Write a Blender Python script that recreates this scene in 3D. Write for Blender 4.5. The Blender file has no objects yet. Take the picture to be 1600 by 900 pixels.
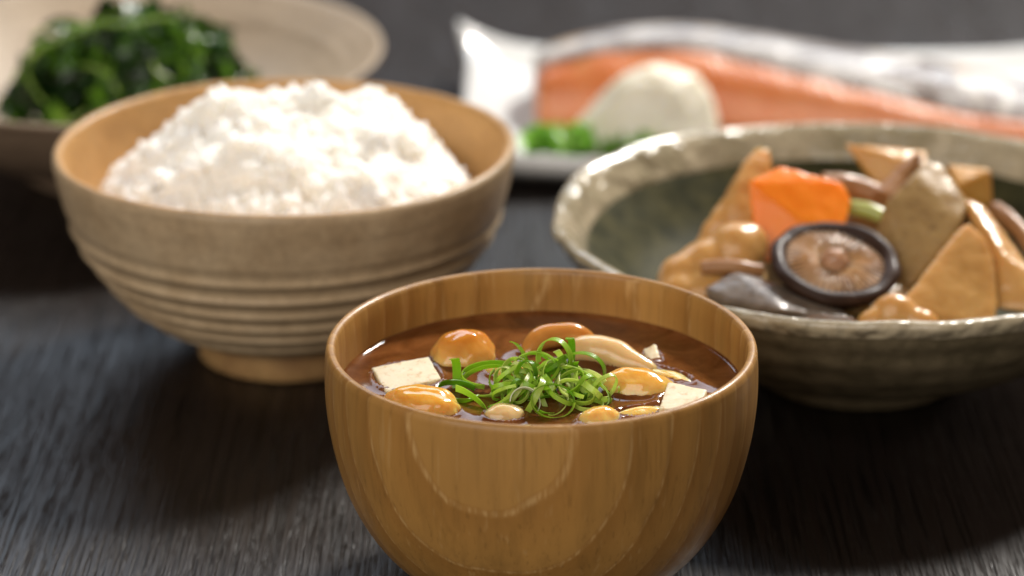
import bpy, bmesh, math, random
from math import sin, cos, pi, radians as R
from mathutils import Vector, Matrix, Euler, noise

S = 0.01                      # all shapes below are written in centimetres
scene = bpy.context.scene
COL = scene.collection
random.seed(7)

# ------------------------------------------------------------------ camera
cam_d = bpy.data.cameras.new('camera')
cam = bpy.data.objects.new('camera', cam_d); COL.objects.link(cam)
cam.location = (0, 0, 0.363)
cam.rotation_euler = (R(90 - 20.7), 0, 0)
cam_d.lens = 100; cam_d.sensor_width = 36
cam_d.clip_start = 0.02; cam_d.clip_end = 60
cam_d.dof.use_dof = True
cam_d.dof.focus_distance = 0.775
cam_d.dof.aperture_fstop = 6.6
scene.camera = cam

# ------------------------------------------------------------------ light
w = bpy.data.worlds.new('World'); scene.world = w; w.use_nodes = True
bg = w.node_tree.nodes['Background']
bg.inputs[0].default_value = (1.0, 0.66, 0.48, 1); bg.inputs[1].default_value = 0.10

def area(name, loc, target, sx, sy, power, col):
    d = bpy.data.lights.new(name, 'AREA'); d.shape = 'RECTANGLE'; d.size = sx; d.size_y = sy
    d.energy = power; d.color = col
    o = bpy.data.objects.new(name, d); COL.objects.link(o); o.location = loc
    o.rotation_euler = (Vector(target) - Vector(loc)).to_track_quat('-Z', 'Y').to_euler()
    return o
area('window_light', (1.34, 2.88, 2.15), (0, .85, .05), .50, .50, 156, (1, .955, .89))
area('window_glow', (-0.1, 2.9, 1.62), (0, .8, .0), 2.2, .9, 24, (.70, .84, 1))
area('fill_light', (-1.1, -2.0, 2.0), (0, .8, .04), 3.8, 2.6, 104, (1, .95, .88))  # unseen fill lamp, added to brighten the front faces of the bowls

vs = scene.view_settings
vs.view_transform = 'Standard'; vs.look = 'None'; vs.gamma = 1; vs.exposure = 0.1; vs.use_curve_mapping = False
scene.render.engine = 'CYCLES'
scene.cycles.use_denoising = True
scene.cycles.max_bounces = 12; scene.cycles.diffuse_bounces = 8
scene.cycles.transparent_max_bounces = 12
scene.cycles.sample_clamp_indirect = 6

# ------------------------------------------------------------------ node helpers
class Mat:
    def __init__(s, name):
        s.m = bpy.data.materials.new(name); s.m.use_nodes = True
        s.t = s.m.node_tree; s.t.nodes.clear()
        s.out = s.t.nodes.new('ShaderNodeOutputMaterial')
    def n(s, typ, ins=None, **at):
        nd = s.t.nodes.new('ShaderNode' + typ)
        for k, v in at.items(): setattr(nd, k, v)
        for k, v in (ins or {}).items(): s.set(nd.inputs[k], v)
        return nd
    def set(s, sock, v):
        if isinstance(v, bpy.types.NodeSocket): s.t.links.new(v, sock)
        elif isinstance(v, bpy.types.Node): s.t.links.new(v.outputs[0], sock)
        else:
            if sock.type == 'RGBA' and len(v) == 3: v = (*v, 1)
            sock.default_value = v
    def coord(s, scale=(1, 1, 1), kind='Object', rot=(0, 0, 0), loc=(0, 0, 0)):
        tc = s.n('TexCoord')
        return s.n('Mapping', {0: tc.outputs[kind], 'Scale': scale, 'Rotation': rot, 'Location': loc}).outputs[0]
    def noise(s, vec, scale, detail=3, rough=.5, dist=0):
        return s.n('TexNoise', {'Vector': vec, 'Scale': scale, 'Detail': detail, 'Roughness': rough, 'Distortion': dist}).outputs[0]
    def ramp(s, fac, stops, interp='LINEAR'):
        r = s.n('ValToRGB', {0: fac}); cr = r.color_ramp; cr.interpolation = interp
        while len(cr.elements) < len(stops): cr.elements.new(.5)
        for e, (p, c) in zip(cr.elements, stops):
            e.position = p; e.color = (c, c, c, 1) if not hasattr(c, '__len__') else (*c, 1)
        return r.outputs[0]
    def mix(s, f, a, b, mode='MIX'):
        m = s.n('Mix', data_type='RGBA', blend_type=mode)
        s.set(m.inputs[0], f); s.set(m.inputs[6], a); s.set(m.inputs[7], b)
        return m.outputs[2]
    def math(s, op, a, b=0.0, c=0.0):
        m = s.n('Math', operation=op); s.set(m.inputs[0], a); s.set(m.inputs[1], b); s.set(m.inputs[2], c)
        return m.outputs[0]
    def bump(s, h, strength=.3, dist=.001, normal=None):
        ins = {'Height': h, 'Strength': strength, 'Distance': dist}
        if normal is not None: ins['Normal'] = normal
        return s.n('Bump', ins).outputs[0]
    def pbr(s, color, rough=.5, normal=None, sss=0, sssr=(1, .5, .25), ssss=.003, coat=0, coatr=.1, trans=0, ior=1.45, spec=.5, sheen=0, surface=True):
        p = s.n('BsdfPrincipled', {'Base Color': color, 'Roughness': rough, 'IOR': ior, 'Specular IOR Level': spec,
              'Subsurface Weight': sss, 'Subsurface Radius': sssr, 'Subsurface Scale': ssss,
              'Coat Weight': coat, 'Coat Roughness': coatr, 'Transmission Weight': trans})
        if normal is not None: s.set(p.inputs['Normal'], normal)
        if surface: s.t.links.new(p.outputs[0], s.out.inputs[0])
        return p

# ------------------------------------------------------------------ mesh helpers
def mesh_obj(name, verts, faces, mat, parent=None, loc=(0, 0, 0), rot=(0, 0, 0), smooth=True, uvs=None):
    me = bpy.data.meshes.new(name)
    me.from_pydata([(x * S, y * S, z * S) for x, y, z in verts], [], faces)
    if uvs:
        ul = me.uv_layers.new(name='UVMap')
        for l in me.loops: ul.data[l.index].uv = uvs[l.vertex_index]
    me.polygons.foreach_set('use_smooth', [smooth] * len(me.polygons))
    me.materials.append(mat); me.update()
    o = bpy.data.objects.new(name, me); COL.objects.link(o)
    o.location = [c * S for c in loc]; o.rotation_euler = rot
    if parent: o.parent = parent
    return o
def bm_obj(name, bm, mat, **k):
    vs_ = [tuple(v.co) for v in bm.verts]; bm.verts.index_update()
    fs = [[v.index for v in f.verts] for f in bm.faces]; bm.free()
    return mesh_obj(name, vs_, fs, mat, **k)
def tag(o, label, cat, group=None, kind=None):
    o['label'] = label
    if cat: o['category'] = cat
    if group: o['group'] = group
    if kind: o['kind'] = kind
    return o
def thing(name, label, cat, loc=(0, 0, 0), rot=(0, 0, 0), group=None):
    o = bpy.data.objects.new(name, None); COL.objects.link(o); o.empty_display_size = .02
    o.location = [c * S for c in loc]; o.rotation_euler = rot
    return tag(o, label, cat, group)
def nz(p, f, seed=0):
    return noise.noise(Vector((p[0] * f + seed * 7.31, p[1] * f - seed * 3.7, p[2] * f + seed * 1.9)))
def catmull(pts, per=8):
    P = [pts[0]] + list(pts) + [pts[-1]]; out = []
    for i in range(1, len(P) - 2):
        p0, p1, p2, p3 = (Vector(q) for q in P[i - 1:i + 3])
        for k in range(per):
            t = k / per
            out.append(tuple(.5 * ((2 * p1) + (-p0 + p2) * t + (2 * p0 - 5 * p1 + 4 * p2 - p3) * t * t + (-p0 + 3 * p1 - 3 * p2 + p3) * t ** 3)))
    out.append(tuple(pts[-1])); return out
def lathe(prof, seg=160, wob=None):
    """prof: list of (r, z); first and last may sit on the axis"""
    V, F = [], []; rows = []
    for j, (r, z) in enumerate(prof):
        if r < 1e-4: rows.append([len(V)]); V.append((0, 0, z)); continue
        row = []
        for i in range(seg):
            a = 2 * pi * i / seg; rr, zz = r, z
            if wob: rr, zz = wob(a, r, z, j)
            row.append(len(V)); V.append((rr * cos(a), rr * sin(a), zz))
        rows.append(row)
    for a, b in zip(rows, rows[1:]):
        for i in range(seg):
            k = (i + 1) % seg
            if len(a) == 1 and len(b) == 1: continue
            if len(a) == 1: F.append((a[0], b[i], b[k]))
            elif len(b) == 1: F.append((a[i], b[0], a[k]))
            else: F.append((a[i], b[i], b[k], a[k]))
    return V, F
def blob(sub=4):
    bm = bmesh.new(); bmesh.ops.create_icosphere(bm, subdivisions=sub, radius=1); return bm
def chunk(name, pts, mat, round_=.22, voxel=.09, rough=.0, parent=None, loc=(0, 0, 0), rot=(0, 0, 0), smooth_it=10, seed=0):
    """a cut piece of food: the hull of its corner points, edges softened, faces slightly uneven"""
    bm = bmesh.new()
    for p in pts: bm.verts.new(p)
    r = bmesh.ops.convex_hull(bm, input=bm.verts)
    junk = [e for e in r['geom_interior'] + r['geom_unused'] if isinstance(e, bmesh.types.BMVert)]
    if junk: bmesh.ops.delete(bm, geom=list(set(junk)), context='VERTS')
    o = bm_obj(name, bm, mat, parent=parent, loc=loc, rot=rot)
    return soften(o, voxel, smooth_it, rough, seed)
def soften(o, voxel=.09, it=10, rough=0, seed=0):
    m = o.modifiers.new('remesh', 'REMESH'); m.mode = 'VOXEL'; m.voxel_size = voxel * S; m.use_smooth_shade = True
    m = o.modifiers.new('smooth', 'SMOOTH'); m.iterations = it; m.factor = .5
    if rough:
        o['_rough'] = rough; o['_seed'] = seed
    return o
def bake_modifiers():
    bpy.context.view_layer.update()
    dg = bpy.context.evaluated_depsgraph_get()
    for o in [o for o in scene.objects if o.type == 'MESH' and len(o.modifiers)]:
        me = bpy.data.meshes.new_from_object(o.evaluated_get(dg)); me.name = o.data.name
        o.modifiers.clear(); o.data = me
        r = o.get('_rough')
        if r:
            sd = o['_seed']
            for v, n_ in zip(me.vertices, [n.vector.copy() for n in me.vertex_normals]):
                p = v.co / S
                v.co += n_ * S * r * (nz(p, .9, sd) + .5 * nz(p, 2.3, sd) + .25 * nz(p, 6, sd))
            del o['_rough'], o['_seed']
        me.polygons.foreach_set('use_smooth', [True] * len(me.polygons)); me.update()
def tube(path, rad, seg=8):
    V, F, up = [], [], Vector((.3, .2, 1)).normalized()
    n = len(path)
    for i, p in enumerate(path):
        t = (Vector(path[min(i + 1, n - 1)]) - Vector(path[max(i - 1, 0)])).normalized()
        a = t.cross(up).normalized(); b = a.cross(t)
        r = rad(i / (n - 1)) if callable(rad) else rad
        for k in range(seg):
            q = Vector(p) + (a * cos(2 * pi * k / seg) + b * sin(2 * pi * k / seg)) * r
            V.append(tuple(q))
    for i in range(n - 1):
        for k in range(seg):
            j = (k + 1) % seg
            F.append((i * seg + k, i * seg + j, (i + 1) * seg + j, (i + 1) * seg + k))
    F.append(tuple(range(seg))[::-1]); F.append(tuple((n - 1) * seg + k for k in range(seg)))
    return V, F

# ------------------------------------------------------------------ materials
def m_table():
    m = Mat('dark_stained_wood')
    v1 = m.coord((1, .016, 1)); v2 = m.coord((1, .022, 1)); v3 = m.coord((1, .06, 1))
    f1 = m.noise(v1, 1500, 2, .6, .1)          # fine fibres along the board
    f2 = m.noise(v2, 620, 3, .6, .15)          # open grain
    f3 = m.noise(v3, 60, 3, .5, .2)
    pores = m.ramp(f2, [(.42, 0.0), (.50, 1.0)])
    h = m.math('ADD', m.math('MULTIPLY', f1, .5), m.math('MULTIPLY', pores, .7))
    col = m.mix(pores, (.003, .0019, .0014), (.0135, .0092, .0074))
    col = m.mix(m.math('MULTIPLY', f3, .5), col, (.007, .0048, .0040))
    rgh = m.math('MULTIPLY_ADD', f1, .20, .22)
    rgh = m.math('ADD', rgh, m.math('MULTIPLY', f3, .10))
    m.pbr(col, rgh, m.bump(h, .8, .0008), spec=.5)
    return m.m
def m_bowlwood():
    m = Mat('lacquered_zelkova_wood')
    tc = m.n('TexCoord').outputs['Object']
    warp = m.noise(m.coord((1, 1, .35)), 22, 2, .5)
    fine = m.noise(m.coord((1, 1, .025)), 1100, 3, .6)
    mid = m.noise(m.coord((1, 1, .05)), 260, 3, .6)
    fleck = m.noise(m.coord((1, 1, .10)), 900, 2, .6)
    broad = m.noise(m.coord((1, 1, .12)), 60, 3, .5)
    d = m.n('VectorMath', {0: tc, 1: (-.25, -.963, .10)}, operation='DOT_PRODUCT').outputs['Value']
    t = m.math('ADD', m.math('MULTIPLY', m.math('ADD', d, -.0660), 128), m.math('MULTIPLY', warp, .8))
    t = m.math('ADD', t, 1.98)
    t = m.math('ADD', t, m.math('MULTIPLY', mid, .05))
    fr = m.math('FRACT', t)
    tone = m.ramp(fr, [(0, (.375, .196, .052)), (.35, (.355, .182, .046)), (.88, (.30, .144, .034)), (1, (.335, .166, .041))])
    line = m.ramp(fr, [(0, .0), (.90, 0.0), (.945, 1.0), (.975, .6), (1, 0)])
    speck = m.ramp(fleck, [(.44, .15), (.60, 1.0)])
    col = m.mix(m.math('MULTIPLY', m.math('MULTIPLY', line, speck), .55), tone, (.62, .40, .17))
    st = m.ramp(mid, [(.30, .82), (.5, 1.0), (.72, 1.07)])
    col = m.mix(1.0, col, st, 'MULTIPLY')
    col = m.mix(1.0, col, m.ramp(broad, [(.3, .88), (.7, 1.09)]), 'MULTIPLY')
    pore = m.ramp(fine, [(.33, .80), (.42, 1.0)])
    col = m.mix(1.0, col, pore, 'MULTIPLY')
    pale = m.ramp(m.noise(m.coord((1, 1, .05), loc=(.3, .1, 0)), 420, 2, .6), [(.63, 0), (.72, .55)])
    col = m.mix(pale, col, (.43, .25, .09))
    m.pbr(col, m.math('MULTIPLY_ADD', fine, .15, .40), m.bump(m.math('ADD', fine, m.math('MULTIPLY', line, -.4)), .10, .0004), coat=.22, coatr=.2, spec=.35)
    return m.m
def m_stoneware(name, base, dark, speckle, inner=None, rough=.45, coat=.15, sc=1.0, spk=.67, dimple=0, spec=.3):
    m = Mat(name); v = m.coord()
    n1 = m.noise(v, 45 * sc, 4, .6, .4); n2 = m.noise(v, 900, 2, .5); n3 = m.noise(v, 260, 3, .6)
    col = m.mix(m.ramp(n1, [(.35, 0), (.65, 1)]), base, dark)
    if inner is not None:
        tc = m.n('TexCoord').outputs['Object']; sep = m.n('SeparateXYZ', {0: m.n('NewGeometry').outputs['Normal']})
        # glaze that pools inside the vessel: chosen by a per-vertex mark set on the inner wall
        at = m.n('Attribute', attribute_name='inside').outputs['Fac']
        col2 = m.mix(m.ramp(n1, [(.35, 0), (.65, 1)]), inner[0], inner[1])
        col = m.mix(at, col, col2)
    col = m.mix(m.ramp(n2, [(spk, 0), (spk + .06, .75)]), col, speckle)
    col = m.mix(1.0, col, m.ramp(n3, [(.3, .86), (.7, 1.08)]), 'MULTIPLY')
    nb_ = m.bump(m.math('ADD', n3, m.math('MULTIPLY', n2, .4)), .25, .0006)
    if dimple: nb_ = m.bump(m.noise(v, 170, 1, .4), 1.0, dimple, nb_)
    m.pbr(col, m.math('MULTIPLY_ADD', n3, .2, rough - .1), nb_, coat=coat, coatr=.18, spec=spec)
    return m.m
def m_cap(name, crown, margin, h):
    m = Mat(name); tc = m.n('TexCoord').outputs['Object']; z = m.n('SeparateXYZ', {0: tc}).outputs[2]
    v = m.coord(); n1 = m.noise(v, 130, 3, .6, .5); n2 = m.noise(v, 420, 2, .5)
    f = m.math('ADD', m.math('MULTIPLY', z, 1 / h), m.math('MULTIPLY_ADD', n1, .9, -.45))
    col = m.mix(m.ramp(f, [(.05, 0), (.75, 1)]), margin, crown)
    m.pbr(col, .15, m.bump(m.math('ADD', n1, m.math('MULTIPLY', n2, .5)), .22, .0012), sss=.9, ssss=.008, sssr=(1, .5, .2), coat=.6, coatr=.03, spec=.25)
    return m.m
def m_food(name, a, b, scale=90, rough=.3, sss=.35, ssss=.004, coat=.3, bump=.12, stretch=(1, 1, 1), sssr=(1, .55, .25), third=None, bscale=None, coatr=.12, kind='Object', spec=.28):
    m = Mat(name); v = m.coord(stretch, kind)
    n1 = m.noise(v, scale, 4, .6, .5); n2 = m.noise(v, bscale or scale * 5, 3, .6)
    col = m.mix(m.ramp(n1, [(.3, 0), (.7, 1)]), a, b)
    if third: col = m.mix(m.ramp(n2, [(.56, 0), (.68, .8)]), col, third)
    m.pbr(col, rough, m.bump(m.math('ADD', n1, m.math('MULTIPLY', n2, .4)), bump, .0012), sss=sss, ssss=ssss, sssr=sssr, coat=coat, coatr=coatr, spec=spec)
    return m.m
def m_leaf(name, stops, rough=.35, transl=.35, scale=70, coat=.2, uv=False):
    m = Mat(name)
    rnd = m.n('ObjectInfo').outputs['Random']
    if uv:
        u = m.n('SeparateXYZ', {0: m.n('TexCoord').outputs['UV']})
        fib = m.noise(m.coord((2.5, 60, 1), 'UV'), 1.0, 3, .6)
        f = m.math('ADD', m.math('MULTIPLY', rnd, .55), m.math('MULTIPLY', u.outputs[0], .30))
        f = m.math('ADD', f, m.math('MULTIPLY_ADD', fib, .6, -.25))
    else:
        f = m.math('ADD', m.math('MULTIPLY', rnd, .6), m.math('MULTIPLY_ADD', m.noise(m.coord(), scale, 4, .6), .9, -.22))
        fib = m.noise(m.coord(), scale * 5, 2)
    col = m.ramp(f, stops)
    p = m.pbr(col, rough, m.bump(fib, .15, .0006), coat=coat, coatr=.1, surface=False)
    tr = m.n('BsdfTranslucent', {0: col})
    mx = m.n('MixShader', {0: transl, 1: p.outputs[0], 2: tr.outputs[0]})
    m.t.links.new(mx.outputs[0], m.out.inputs[0])
    return m.m

TABLE = m_table(); BOWLWOOD = m_bowlwood()
RICEWARE = m_stoneware('sandy_stoneware', (.46, .345, .215), (.37, .265, .155), (.16, .095, .045), ((.50, .29, .115), (.43, .235, .085)), coat=.06)
RICEFOOT = m_stoneware('unglazed_stoneware', (.42, .25, .10), (.28, .15, .06), (.12, .06, .03), rough=.7, coat=0)
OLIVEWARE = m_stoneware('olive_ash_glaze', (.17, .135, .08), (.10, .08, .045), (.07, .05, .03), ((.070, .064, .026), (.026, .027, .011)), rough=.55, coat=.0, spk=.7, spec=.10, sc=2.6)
OLIVERIM = m_stoneware('cream_ash_glaze', (.50, .42, .29), (.32, .27, .17), (.18, .13, .08), rough=.20, coat=.8, spk=.7, dimple=.0028)
BEIGEWARE = m_stoneware('beige_stoneware', (.26, .18, .12), (.21, .145, .095), (.2, .14, .1), ((.42, .33, .235), (.36, .28, .195)), rough=.5, coat=.08)
def m_porcelain():
    m = Mat('white_porcelain'); n = m.noise(m.coord(), 30, 2)
    m.pbr(m.mix(n, (.80, .80, .78), (.74, .74, .73)), .16, m.bump(n, .05, .002), coat=.4, coatr=.05); return m.m
PORCELAIN = m_porcelain()

# ------------------------------------------------------------------ table
bm = bmesh.new(); bmesh.ops.create_cube(bm, size=1)
for v in bm.verts: v.co = Vector((v.co.x * 280, v.co.y * 330 + 125, v.co.z * 3.5 - 1.75))
bmesh.ops.bevel(bm, geom=list(bm.edges), offset=.3, segments=2, affect='EDGES')
tag(bm_obj('tabletop', bm, TABLE, smooth=False), 'dark stained wooden tabletop with open grain running away from the viewer', 'table', kind='structure')

# ------------------------------------------------------------------ wooden soup bowl
SB = (0.81, 72.8, 0)
outer = [(0, .35), (2.2, .35), (2.45, .30), (2.55, .03), (2.65, 0), (2.85, 0), (2.95, .04), (3.02, .35), (3.2, .52), (3.7, .78), (4.3, 1.2), (4.95, 2.05), (5.5, 3.2), (5.83, 4.5), (5.97, 5.6), (5.98, 6.5), (5.95, 7.0)]
rim = [(5.93, 7.12), (5.87, 7.2), (5.79, 7.22), (5.70, 7.18), (5.66, 7.08)]
inner = [(5.63, 6.7), (5.60, 5.8), (5.45, 4.6), (5.1, 3.3), (4.3, 2.1), (2.8, 1.35), (1.2, 1.1), (0, 1.08)]
prof = outer[:8] + catmull(outer[8:], 6)[0:] + rim + catmull(inner, 6)
V, F = lathe(prof, 200)
tag(mesh_obj('soup_bowl', V, F, BOWLWOOD, loc=SB), 'round turned wooden soup bowl with pale looping grain in the foreground', 'bowl')

# ------------------------------------------------------------------ rice bowl
RB = (-7.55, 90.15, 0)
def mark_inside(o, zc, test):
    at = o.data.attributes.new('inside', 'FLOAT', 'POINT')
    at.data.foreach_set('value', [test(i, v.co / S) for i, v in enumerate(o.data.vertices)])
rb = thing('rice_bowl', 'sandy stoneware rice bowl with ridged wall standing on the left', 'bowl', RB)
op = catmull([(3.05, .95), (3.5, 1.08), (4.3, 1.5), (5.05, 2.05), (5.85, 2.85), (6.55, 3.8), (7.05, 4.75), (7.38, 5.75), (7.58, 6.7), (7.64, 7.15)], 14)
def ridge(r, z):
    if 1.25 < z < 5.7:
        k = min(1, (z - 1.25) / .5, (5.7 - z) / 1.2)
        s_ = sin(pi * (z - 1.2) / .62 + .25 * sin(z * 2.1))
        r += .115 * k * (1 - 2 * abs(s_) ** .7 + .2)
    return r
op2 = [(ridge(r, z), z) for r, z in op]
rp = op2 + [(7.63, 7.28), (7.57, 7.38), (7.46, 7.42), (7.33, 7.37), (7.26, 7.25)]
n_out = len(rp)
rp += catmull([(7.2, 6.9), (7.0, 5.9), (6.6, 4.8), (5.6, 3.3), (4, 2.1), (2, 1.6), (0, 1.55)], 5)
def rwob(a, r, z, j):
    sp = .05 * sin(a + 1) if 1.3 < z < 5 else 0
    return r + .035 * sin(2 * a + .7) * (z / 7) + .02 * nz((cos(a) * 3, sin(a) * 3, z * 2), 1.1, 3), z + sp + .04 * sin(3 * a + 1.2) * (z > 6.5) + .025 * nz((cos(a) * 4, sin(a) * 4, 0), 1.5, 5) * (z > 5)
V, F = lathe(rp, 200, rwob)
o = mesh_obj('body', V, F, RICEWARE, parent=rb)
mark_inside(o, 0, lambda i, p: 1.0 if i >= (n_out - 3) * 200 else 0.0)
V, F = lathe([(0, .6), (2.4, .6), (2.55, .1), (2.65, 0), (3.0, 0), (3.13, .1), (3.13, .5), (3.1, .98), (2.6, 1.2), (0, 1.3)], 120, lambda a, r, z, j: (r + .03 * nz((cos(a) * 3, sin(a) * 3, z), 1.2, 2), z))
o = mesh_obj('foot_ring', V, F, RICEFOOT, parent=rb); o['label'] = 'unglazed orange-brown foot ring'

# ------------------------------------------------------------------ simmered dish bowl
NB = (11.5, 88.2, 0)
nb = thing('serving_bowl', 'wide olive glazed stoneware bowl with cream rim at the right', 'bowl', NB)
def nwob(a, r, z, j):
    k = max(0, (z - 3.5) / 2)
    d = .06 * sin(3 * a + .6) + .05 * sin(5 * a + 2)
    dim = .15 * k * nz((cos(a) * 10, sin(a) * 10, r * .95), .75, 4)
    return r * (1 + .006 * k * sin(2 * a)) + dim, z + d * k + .07 * k * nz((cos(a) * 8, sin(a) * 8, r * 1.1), .8, 9)
op = catmull([(3.55, .7), (4.6, .95), (6.4, 1.65), (7.9, 2.6), (9.0, 3.65), (9.65, 4.55), (10.05, 5.2)], 8)
op = [(r + .02 * sin(z * 7), z) for r, z in op]
V, F = lathe(op + catmull([(9.75, 5.1), (9.1, 4.62), (8.4, 3.9), (7.3, 2.85), (5.6, 1.95), (3, 1.5), (0, 1.4)], 6), 180, nwob)
no = len(op)
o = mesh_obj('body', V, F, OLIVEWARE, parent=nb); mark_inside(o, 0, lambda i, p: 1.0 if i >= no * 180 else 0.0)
lip = catmull([(10.0, 5.08), (10.13, 5.28), (10.2, 5.46), (10.12, 5.6), (9.92, 5.62), (9.65, 5.45), (9.42, 5.18), (9.2, 4.88), (9.05, 4.66), (9.0, 4.5)], 5)
V, F = lathe(lip, 240, nwob)
o = mesh_obj('rim', V, F, OLIVERIM, parent=nb); o['label'] = 'glossy cream rim with dimpled glaze'
V, F = lathe([(0, .5), (2.8, .5), (3.0, .1), (3.1, 0), (3.4, 0), (3.52, .08), (3.56, .75), (3.2, 1), (0, 1.1)], 120)
mesh_obj('foot_ring', V, F, OLIVEWARE, parent=nb)

# ------------------------------------------------------------------ spinach bowl
PB = (-15.7, 109.9, 0)
pb = thing('shallow_bowl', 'shallow beige stoneware bowl behind the rice bowl', 'bowl', PB)
op = catmull([(4.15, .7), (6.3, 1.4), (8.2, 2.5), (9.5, 3.7), (10.3, 4.7)], 8)
V, F = lathe(op + [(10.5, 4.88), (10.56, 5.0), (10.5, 5.08), (10.36, 5.06)] + [(r + .03 * sin(r * 9), z) for r, z in catmull([(10.1, 4.9), (9.0, 4.2), (7.2, 3.1), (5, 2.2), (2.5, 1.75), (0, 1.7)], 10)], 180,
             lambda a, r, z, j: (r, z + .05 * sin(2 * a) * (z > 4)))
o = mesh_obj('body', V, F, BEIGEWARE, parent=pb); no = len(op) + 2
mark_inside(o, 0, lambda i, p: 1.0 if i >= no * 180 else 0.0)
V, F = lathe([(0, .5), (3.4, .5), (3.6, 0), (4.0, 0), (4.14, .1), (4.2, .75), (3.8, 1), (0, 1.1)], 100)
mesh_obj('foot_ring', V, F, BEIGEWARE, parent=pb)

# ------------------------------------------------------------------ white rectangular dish
def dish():
    nx, ny = 96, 64; W, D, th = 13.7, 8.0, .85
    V = []; F = []
    def top(u, v):          # u, v in -1..1
        e = max(abs(u) ** 1.0, abs(v) ** 1.0)
        wall = max(0, (abs(u) - .80) / .20) ; wall2 = max(0, (abs(v) - .70) / .30)
        cu, cv = wall ** 1.5, wall2 ** 1.5
        corner = (abs(u) * abs(v)) ** 6
        z = .55 + max(cu, cv) * .95 + .35 * min(cu, cv) + 1.0 * corner
        return u * W * (1 + .04 * cv), v * D * (1 + .03 * cu), z
    def grid(fn, flip):
        b = len(V)
        for j in range(ny + 1):
            for i in range(nx + 1): V.append(fn(-1 + 2 * i / nx, -1 + 2 * j / ny))
        for j in range(ny):
            for i in range(nx):
                q = [b + j * (nx + 1) + i, b + j * (nx + 1) + i + 1, b + (j + 1) * (nx + 1) + i + 1, b + (j + 1) * (nx + 1) + i]
                F.append(q[::-1] if flip else q)
        return b
    a = grid(top, False)
    def bot(u, v):
        x, y, z = top(u, v); z2 = max(0, z - th)
        return x * 1.0, y * 1.0, z2
    b = grid(bot, True)
    ring = [i for i in range(nx)] + [j * (nx + 1) + nx for j in range(ny)] + [ny * (nx + 1) + i for i in range(nx, 0, -1)] + [j * (nx + 1) for j in range(ny, 0, -1)]
    for k in range(len(ring)):
        p, q = ring[k], ring[(k + 1) % len(ring)]
        F.append((a + p, b + p, b + q, a + q))
    return V, F
V, F = dish()
o = mesh_obj('rectangular_dish', V, F, PORCELAIN, loc=(11.6, 114.6, 0), rot=(0, 0, R(-1)))
m_ = o.modifiers.new('b', 'SMOOTH'); m_.iterations = 3
tag(o, 'long white porcelain dish with upturned corners under the salmon', 'dish')

# ------------------------------------------------------------------ miso soup
SZ = 5.85
def m_soup():
    m = Mat('miso_broth'); v = m.coord()
    n1 = m.noise(v, 60, 5, .65, 1.2); n2 = m.noise(v, 900, 2, .6)
    col = m.mix(m.ramp(n1, [(.3, 0), (.7, 1)]), (.10, .028, .006), (.24, .088, .024))
    col = m.mix(m.ramp(n2, [(.58, 0), (.75, .4)]), col, (.24, .10, .035))
    m.pbr(col, .06, m.bump(m.noise(v, 120, 2), .05, .001), trans=.22, ior=1.34, sss=.4, ssss=.004, sssr=(1, .4, .15), spec=.5)
    return m.m
FOOT = []          # (x, y, rx, ry, rot): where floating food breaks the surface, for the meniscus
def soup():
    n_r, n_a = 90, 220; V = [(0, 0, 0)]; F = []
    rmax = 5.61
    def h(x, y):
        X, Y = x + SB[0], y + SB[1]; z = .10 * math.exp(-(rmax - math.hypot(x, y)) / .09)
        for fx, fy, rx, ry, rot in FOOT:
            dx, dy = X - fx, Y - fy; c_, s_ = cos(-rot), sin(-rot)
            q = math.hypot((dx * c_ - dy * s_) / rx, (dx * s_ + dy * c_) / ry)
            d = (q - 1) * min(rx, ry)
            z += .13 * math.exp(-d / .13) if d > 0 else .13 * max(0, 1 - (1 - q) * 6)
        return min(z, .16) + .012 * nz((x, y, 0), 1.3, 1)
    for j in range(1, n_r + 1):
        r = rmax * (j / n_r) ** .85
        for i in range(n_a):
            a = 2 * pi * i / n_a; x, y = r * cos(a), r * sin(a); V.append((x, y, h(x, y)))
    for i in range(n_a): F.append((0, 1 + i, 1 + (i + 1) % n_a))
    for j in range(n_r - 1):
        for i in range(n_a):
            k = (i + 1) % n_a; F.append((1 + j * n_a + i, 1 + (j + 1) * n_a + i, 1 + (j + 1) * n_a + k, 1 + j * n_a + k))
    o = mesh_obj('miso_soup', V, F, m_soup(), loc=(SB[0], SB[1], SZ))
    tag(o, 'reddish brown miso broth filling the wooden bowl', 'soup')

AMBER = m_cap('nameko_amber', (.50, .20, .024), (.70, .42, .13), .0085)
ORANGE = m_cap('nameko_orange', (.66, .34, .05), (.78, .55, .20), .0075)
BROWNCAP = m_food('mushroom_brown', (.40, .165, .028), (.54, .27, .07), 60, .16, .8, .008, .7, .10, coatr=.06)
CREAM = m_food('mushroom_cream', (.70, .51, .26), (.56, .36, .14), 60, .2, .7, .008, .6, .12, coatr=.08)
TOFU = m_food('tofu', (.70, .60, .42), (.64, .52, .33), 120, .42, .4, .006, .10, .3, third=(.52, .35, .18), bscale=420, sssr=(1, .7, .4))
def mush_cap(name, loc, rx, ry, hz, rot, mat, label, group, seed, sag=.5, dent=.06, tilt=(0, 0), foot=True, stem=None):
    bm = blob(5)
    for v in bm.verts:
        x, y, z = v.co
        f = 1 + dent * nz((x, y, z), 1.3, seed) + dent * .6 * nz((x, y, z), 2.7, seed + 3)
        z2 = z if z > 0 else z * sag
        v.co = Vector((x * rx * f, y * ry * f, z2 * hz * f))
    t = bm_obj(name, bm, mat, loc=loc, rot=(tilt[0], tilt[1], rot))
    if foot: FOOT.append((loc[0], loc[1], rx * .97, ry * .97, rot))
    return tag(t, label, 'mushroom', group)
G = 'mushrooms in the miso soup'
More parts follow.
